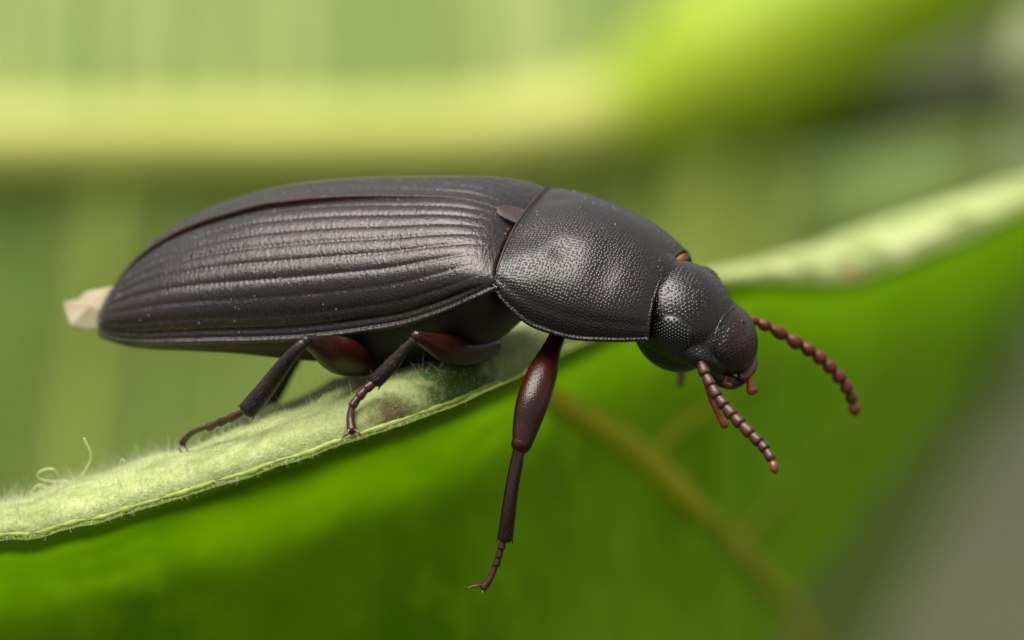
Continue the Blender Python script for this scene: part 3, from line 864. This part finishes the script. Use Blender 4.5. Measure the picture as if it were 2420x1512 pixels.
# --- legs
def leg(fem, fr_, fflat, tib, tr_, tflat, tarsi, claws, mf=M_LEG, mt=M_TIB, label=None):
    v, f = tube([PB(*p) for p in fem], fr_, 50, 24, fflat, up=to_body(OB + np.array([0, -1, 0])))
    base = mk('leg', v, f, mf, beetle, label=label)
    v, f = tube([PB(*p) for p in tib], tr_, 44, 18, tflat, up=to_body(OB + np.array([0, -1, 0])))
    mk('tibia', v, f, mt, base)
    k0, k1, te, tq = PB(*fem[-1]), PB(*tib[0]), PB(*tib[-1]), PB(*tib[-2])
    kv, kf = ellipsoid((k0 + k1) / 2, np.array([.13, .11, .13]) * (fr_[-1] / .125), 18, 12)
    mk('knee', kv, kf, M_CLAW if False else mf, base)
    td = (te - tq) / np.linalg.norm(te - tq)
    for sgn in (1, -1):
        sd = np.cross(td, to_body(OB + np.array([0, -1, .3]))) * sgn
        mk('spur', *tube([te + sd * tr_[-1] * .7, te + sd * tr_[-1] * 1.0 + td * .06, te + sd * tr_[-1] * 1.1 + td * .14], [.022, .017, .006], 12, 8), M_TARS, base)
    tp = cr([PB(*q) for q in tib], 60); nb_ = 240
    ii = rng.integers(3, 59, nb_)
    rd = rng.normal(size=(nb_, 3)); rd -= (rd @ td)[:, None] * td; rd /= np.linalg.norm(rd, axis=1)[:, None]
    rr_ = np.interp(ii / 59, np.linspace(0, 1, len(tr_)), tr_)
    bv_, bf_ = hairs(tp[ii] + rd * (rr_ * .86)[:, None], rd * .55 + td, rng.uniform(.05, .10, nb_), np.full(nb_, .005), rng.uniform(-.2, .2, nb_))
    bo = mk('bristles', bv_, bf_, M_TARS, base); bo['kind'] = 'stuff'
    for a, b, ra, rb_ in tarsi:
        pts = [np.asarray(PB(*q)) for q in ([a, b] if len(a) == 3 else [a[:3], a[3:6], b])]
        if len(pts) == 2:
            pts = [pts[0], pts[0] * .5 + pts[1] * .5, pts[1]]
        mk('tarsus_segment', *tube(pts, [ra, (ra + rb_) * .52, rb_], 18, 12), M_TARS, base)
    for c in claws:
        n_ = len(c)
        mk('claw', *tube([PB(*q) for q in c], np.linspace(.035, .010, n_), 20, 8), M_CLAW, base)
    return base
# near hind leg
hl = leg([(900, 850, 2.6), (850, 848, 1.7), (795, 838, .85), (745, 815, .25), (722, 806, .0)], [.25, .36, .38, .20, .125], [.9, .8, .8, .9, 1],
         [(722, 808, -.05), (705, 822, -.05), (670, 862, .1), (628, 918, .3), (588, 966, .45)], [.10, .115, .15, .185, .20], [.8] * 5,
         [((582, 970, .6), (545, 988, .9), .050, .095), ((548, 986, .9), (520, 998, 1.1), .050, .092), ((523, 995, 1.1), (494, 1009, 1.4), .050, .092),
          ((497, 1006, 1.4, 455, 1022, 1.9), (430, 1047, 2.25), .048, .072)],
         [[(431, 1045, 2.25), (424, 1054, 2.2), (427, 1066, 2.15), (434, 1073, 2.25)], [(431, 1047, 2.3), (438, 1054, 2.25), (443, 1066, 2.2), (447, 1073, 2.3)]])
# near middle leg
leg([(1165, 815, 2.3), (1110, 828, 1.5), (1060, 826, .75), (1010, 806, .15), (985, 795, -.1)], [.22, .33, .31, .18, .125], [.8, .75, .75, .9, 1],
    [(984, 797, -.15), (955, 826, -.1), (925, 862, .0), (890, 898, .1)], [.08, .10, .15, .155], [.8] * 4,
    [((892, 898, .1), (868, 917, .12), .065, .10), ((869, 914, .12), (850, 936, .12), .06, .098), ((851, 932, .12), (834, 957, .1), .06, .098),
     ((833, 955, .1, 828, 985, .05), (831, 1016, -.05), .065, .10)],
    [[(825, 1016, -.1), (818, 1026, -.18), (808, 1037, -.18)], [(839, 1016, -.1), (847, 1022, -.18), (855, 1032, -.18)]])
# near fore leg
leg([(1325, 775, 1.3), (1305, 820, 1.0), (1282, 880, .55), (1258, 950, .2), (1242, 1010, .1), (1234, 1050, .05)], [.16, .19, .305, .33, .27, .20], [.9, .9, .85, .85, .85, .9],
    [(1228, 1050, .05), (1222, 1085, .05), (1210, 1150, .1), (1200, 1220, .2), (1194, 1268, .3)], [.10, .13, .14, .155, .165], [.85] * 5,
    [((1190, 1268, .3), (1185, 1293, .35), .05, .085), ((1185, 1289, .35), (1179, 1313, .4), .045, .082), ((1180, 1309, .4), (1173, 1333, .45), .045, .08),
     ((1173, 1330, .45, 1160, 1362, .5), (1143, 1388, .5), .055, .085)],
    [[(1142, 1384, .48), (1128, 1384, .42), (1114, 1386, .38), (1106, 1389, .36)], [(1144, 1392, .5), (1140, 1398, .45), (1141, 1402, .42)]],
    mf=M_LEGF, mt=M_TIBR)
# far legs, mostly hidden
leg([(900, 830, 4.0), (840, 830, 5.0), (770, 818, 5.8), (715, 828, 6.3)], [.25, .34, .32, .13], [.9, .8, .8, .9],
    [(715, 828, 6.3), (690, 868, 6.5), (662, 915, 6.7), (645, 942, 6.8)], [.09, .11, .14, .16], [.8] * 4,
    [((645, 945, 6.8), (620, 962, 6.9), .07, .08), ((622, 960, 6.9), (598, 972, 6.9), .07, .08), ((600, 972, 6.9, 580, 985, 7), (560, 1000, 6.6), .06, .07)], [])
leg([(1120, 790, 4.0), (1080, 810, 5.0), (1040, 805, 5.6), (1000, 800, 6.0)], [.22, .32, .3, .13], [.9, .8, .8, .9],
    [(1000, 800, 6.0), (980, 830, 6.1), (960, 850, 6.1), (940, 862, 6.1)], [.09, .11, .13, .14], [.8] * 4,
    [((940, 862, 6.1), (925, 872, 6.1), .07, .08), ((925, 872, 6.0, 915, 878, 5.8), (905, 885, 5.5), .07, .08)], [])
leg([(1430, 760, 3.2), (1480, 765, 4.2), (1530, 770, 5.2), (1575, 790, 6.0)], [.18, .3, .3, .16], [.9, .85, .85, .9],
    [(1575, 790, 6.0), (1590, 815, 6.1), (1603, 840, 6.2), (1610, 862, 6.2)], [.1, .12, .13, .14], [.85] * 4,
    [((1611, 865, 6.2), (1611, 885, 6.2), .07, .085), ((1611, 885, 6.2), (1607, 908, 6.2), .07, .075)], [])

# --- pale folded wing tip behind
poly = [(268, 676), (200, 690), (185, 707), (147, 714), (152, 735), (166, 771), (200, 779), (246, 779), (262, 740)]
yy = [5.3, 5.9, 6.0, 6.4, 6.3, 6.0, 5.8, 5.4, 5.2]
ring0 = np.array([PB(a, b, y) for (a, b), y in zip(poly, yy)])
ring1 = np.array([PB(a + 4, b + 2, y + .5) for (a, b), y in zip(poly, yy)])
ctr0 = np.array([PB(212, 724, 5.6), PB(212, 726, 6.5)])
k = len(poly)
vv = np.concatenate([ring0, ring1, ctr0])
ff = [(i, (i + 1) % k, 2 * k) for i in range(k)] + [((i + 1) % k + k, i + k, 2 * k + 1) for i in range(k)] + [(i, i + k, (i + 1) % k + k, (i + 1) % k) for i in range(k)]
wt = mk('wing_tip', vv, ff, M_FLAKE, beetle, smooth=False, label='cream folded wing tip poking out behind the wing cases')
bv = wt.modifiers.new('bevel', 'BEVEL'); bv.width = .05; bv.segments = 2

# --- specks of dust on the wing cases and pronotum
dg = bpy.context.evaluated_depsgraph_get()
VB = A.reshape(-1, 3)
sp_v = []
for o in [q for q in beetle.children if q.name.startswith(('elytron', 'pronotum'))]:
    co = np.zeros(len(o.data.vertices) * 3); o.data.vertices.foreach_get('co', co); co = co.reshape(-1, 3)
    pick = co[rng.integers(0, len(co), 110)]
    pick = pick[pick[:, 2] > -.2] if o.name.startswith('pronotum') else pick
    for c in pick:
        r = rng.uniform(.005, .014)
        v, f = ellipsoid(c, (r * rng.uniform(.7, 1.8), r, r * .8), 6, 5)
        sp_v.append((v, f))
va, fa = merge(sp_v)
ds = mk('dust_specks', va, fa, M_DUST, beetle)
ds['kind'] = 'stuff'

# --- raised rim at the back of the oval shield, laid on the surface of the head
bpy.context.view_layer.update()
dg = bpy.context.evaluated_depsgraph_get()
cam_p = Vector(to_world([0, -DIST, 0]))
rim_pts = []
for q in [(1742, 722), (1722, 735), (1704, 756), (1693, 780), (1689, 804), (1691, 830), (1699, 856)]:
    d = (Vector(to_world(P(*q))) - cam_p).normalized()
    hit = SC.ray_cast(dg, cam_p, d)
    if hit[0] and hit[4].name.startswith(('head', 'clypeus')):
        rim_pts.append(to_body(np.array(hit[1]) @ RC))
if len(rim_pts) > 3:
    mk('clypeus_rim', *tube(rim_pts, [.01] + [.028] * (len(rim_pts) - 2) + [.008], 60, 10), M_HEAD, head)
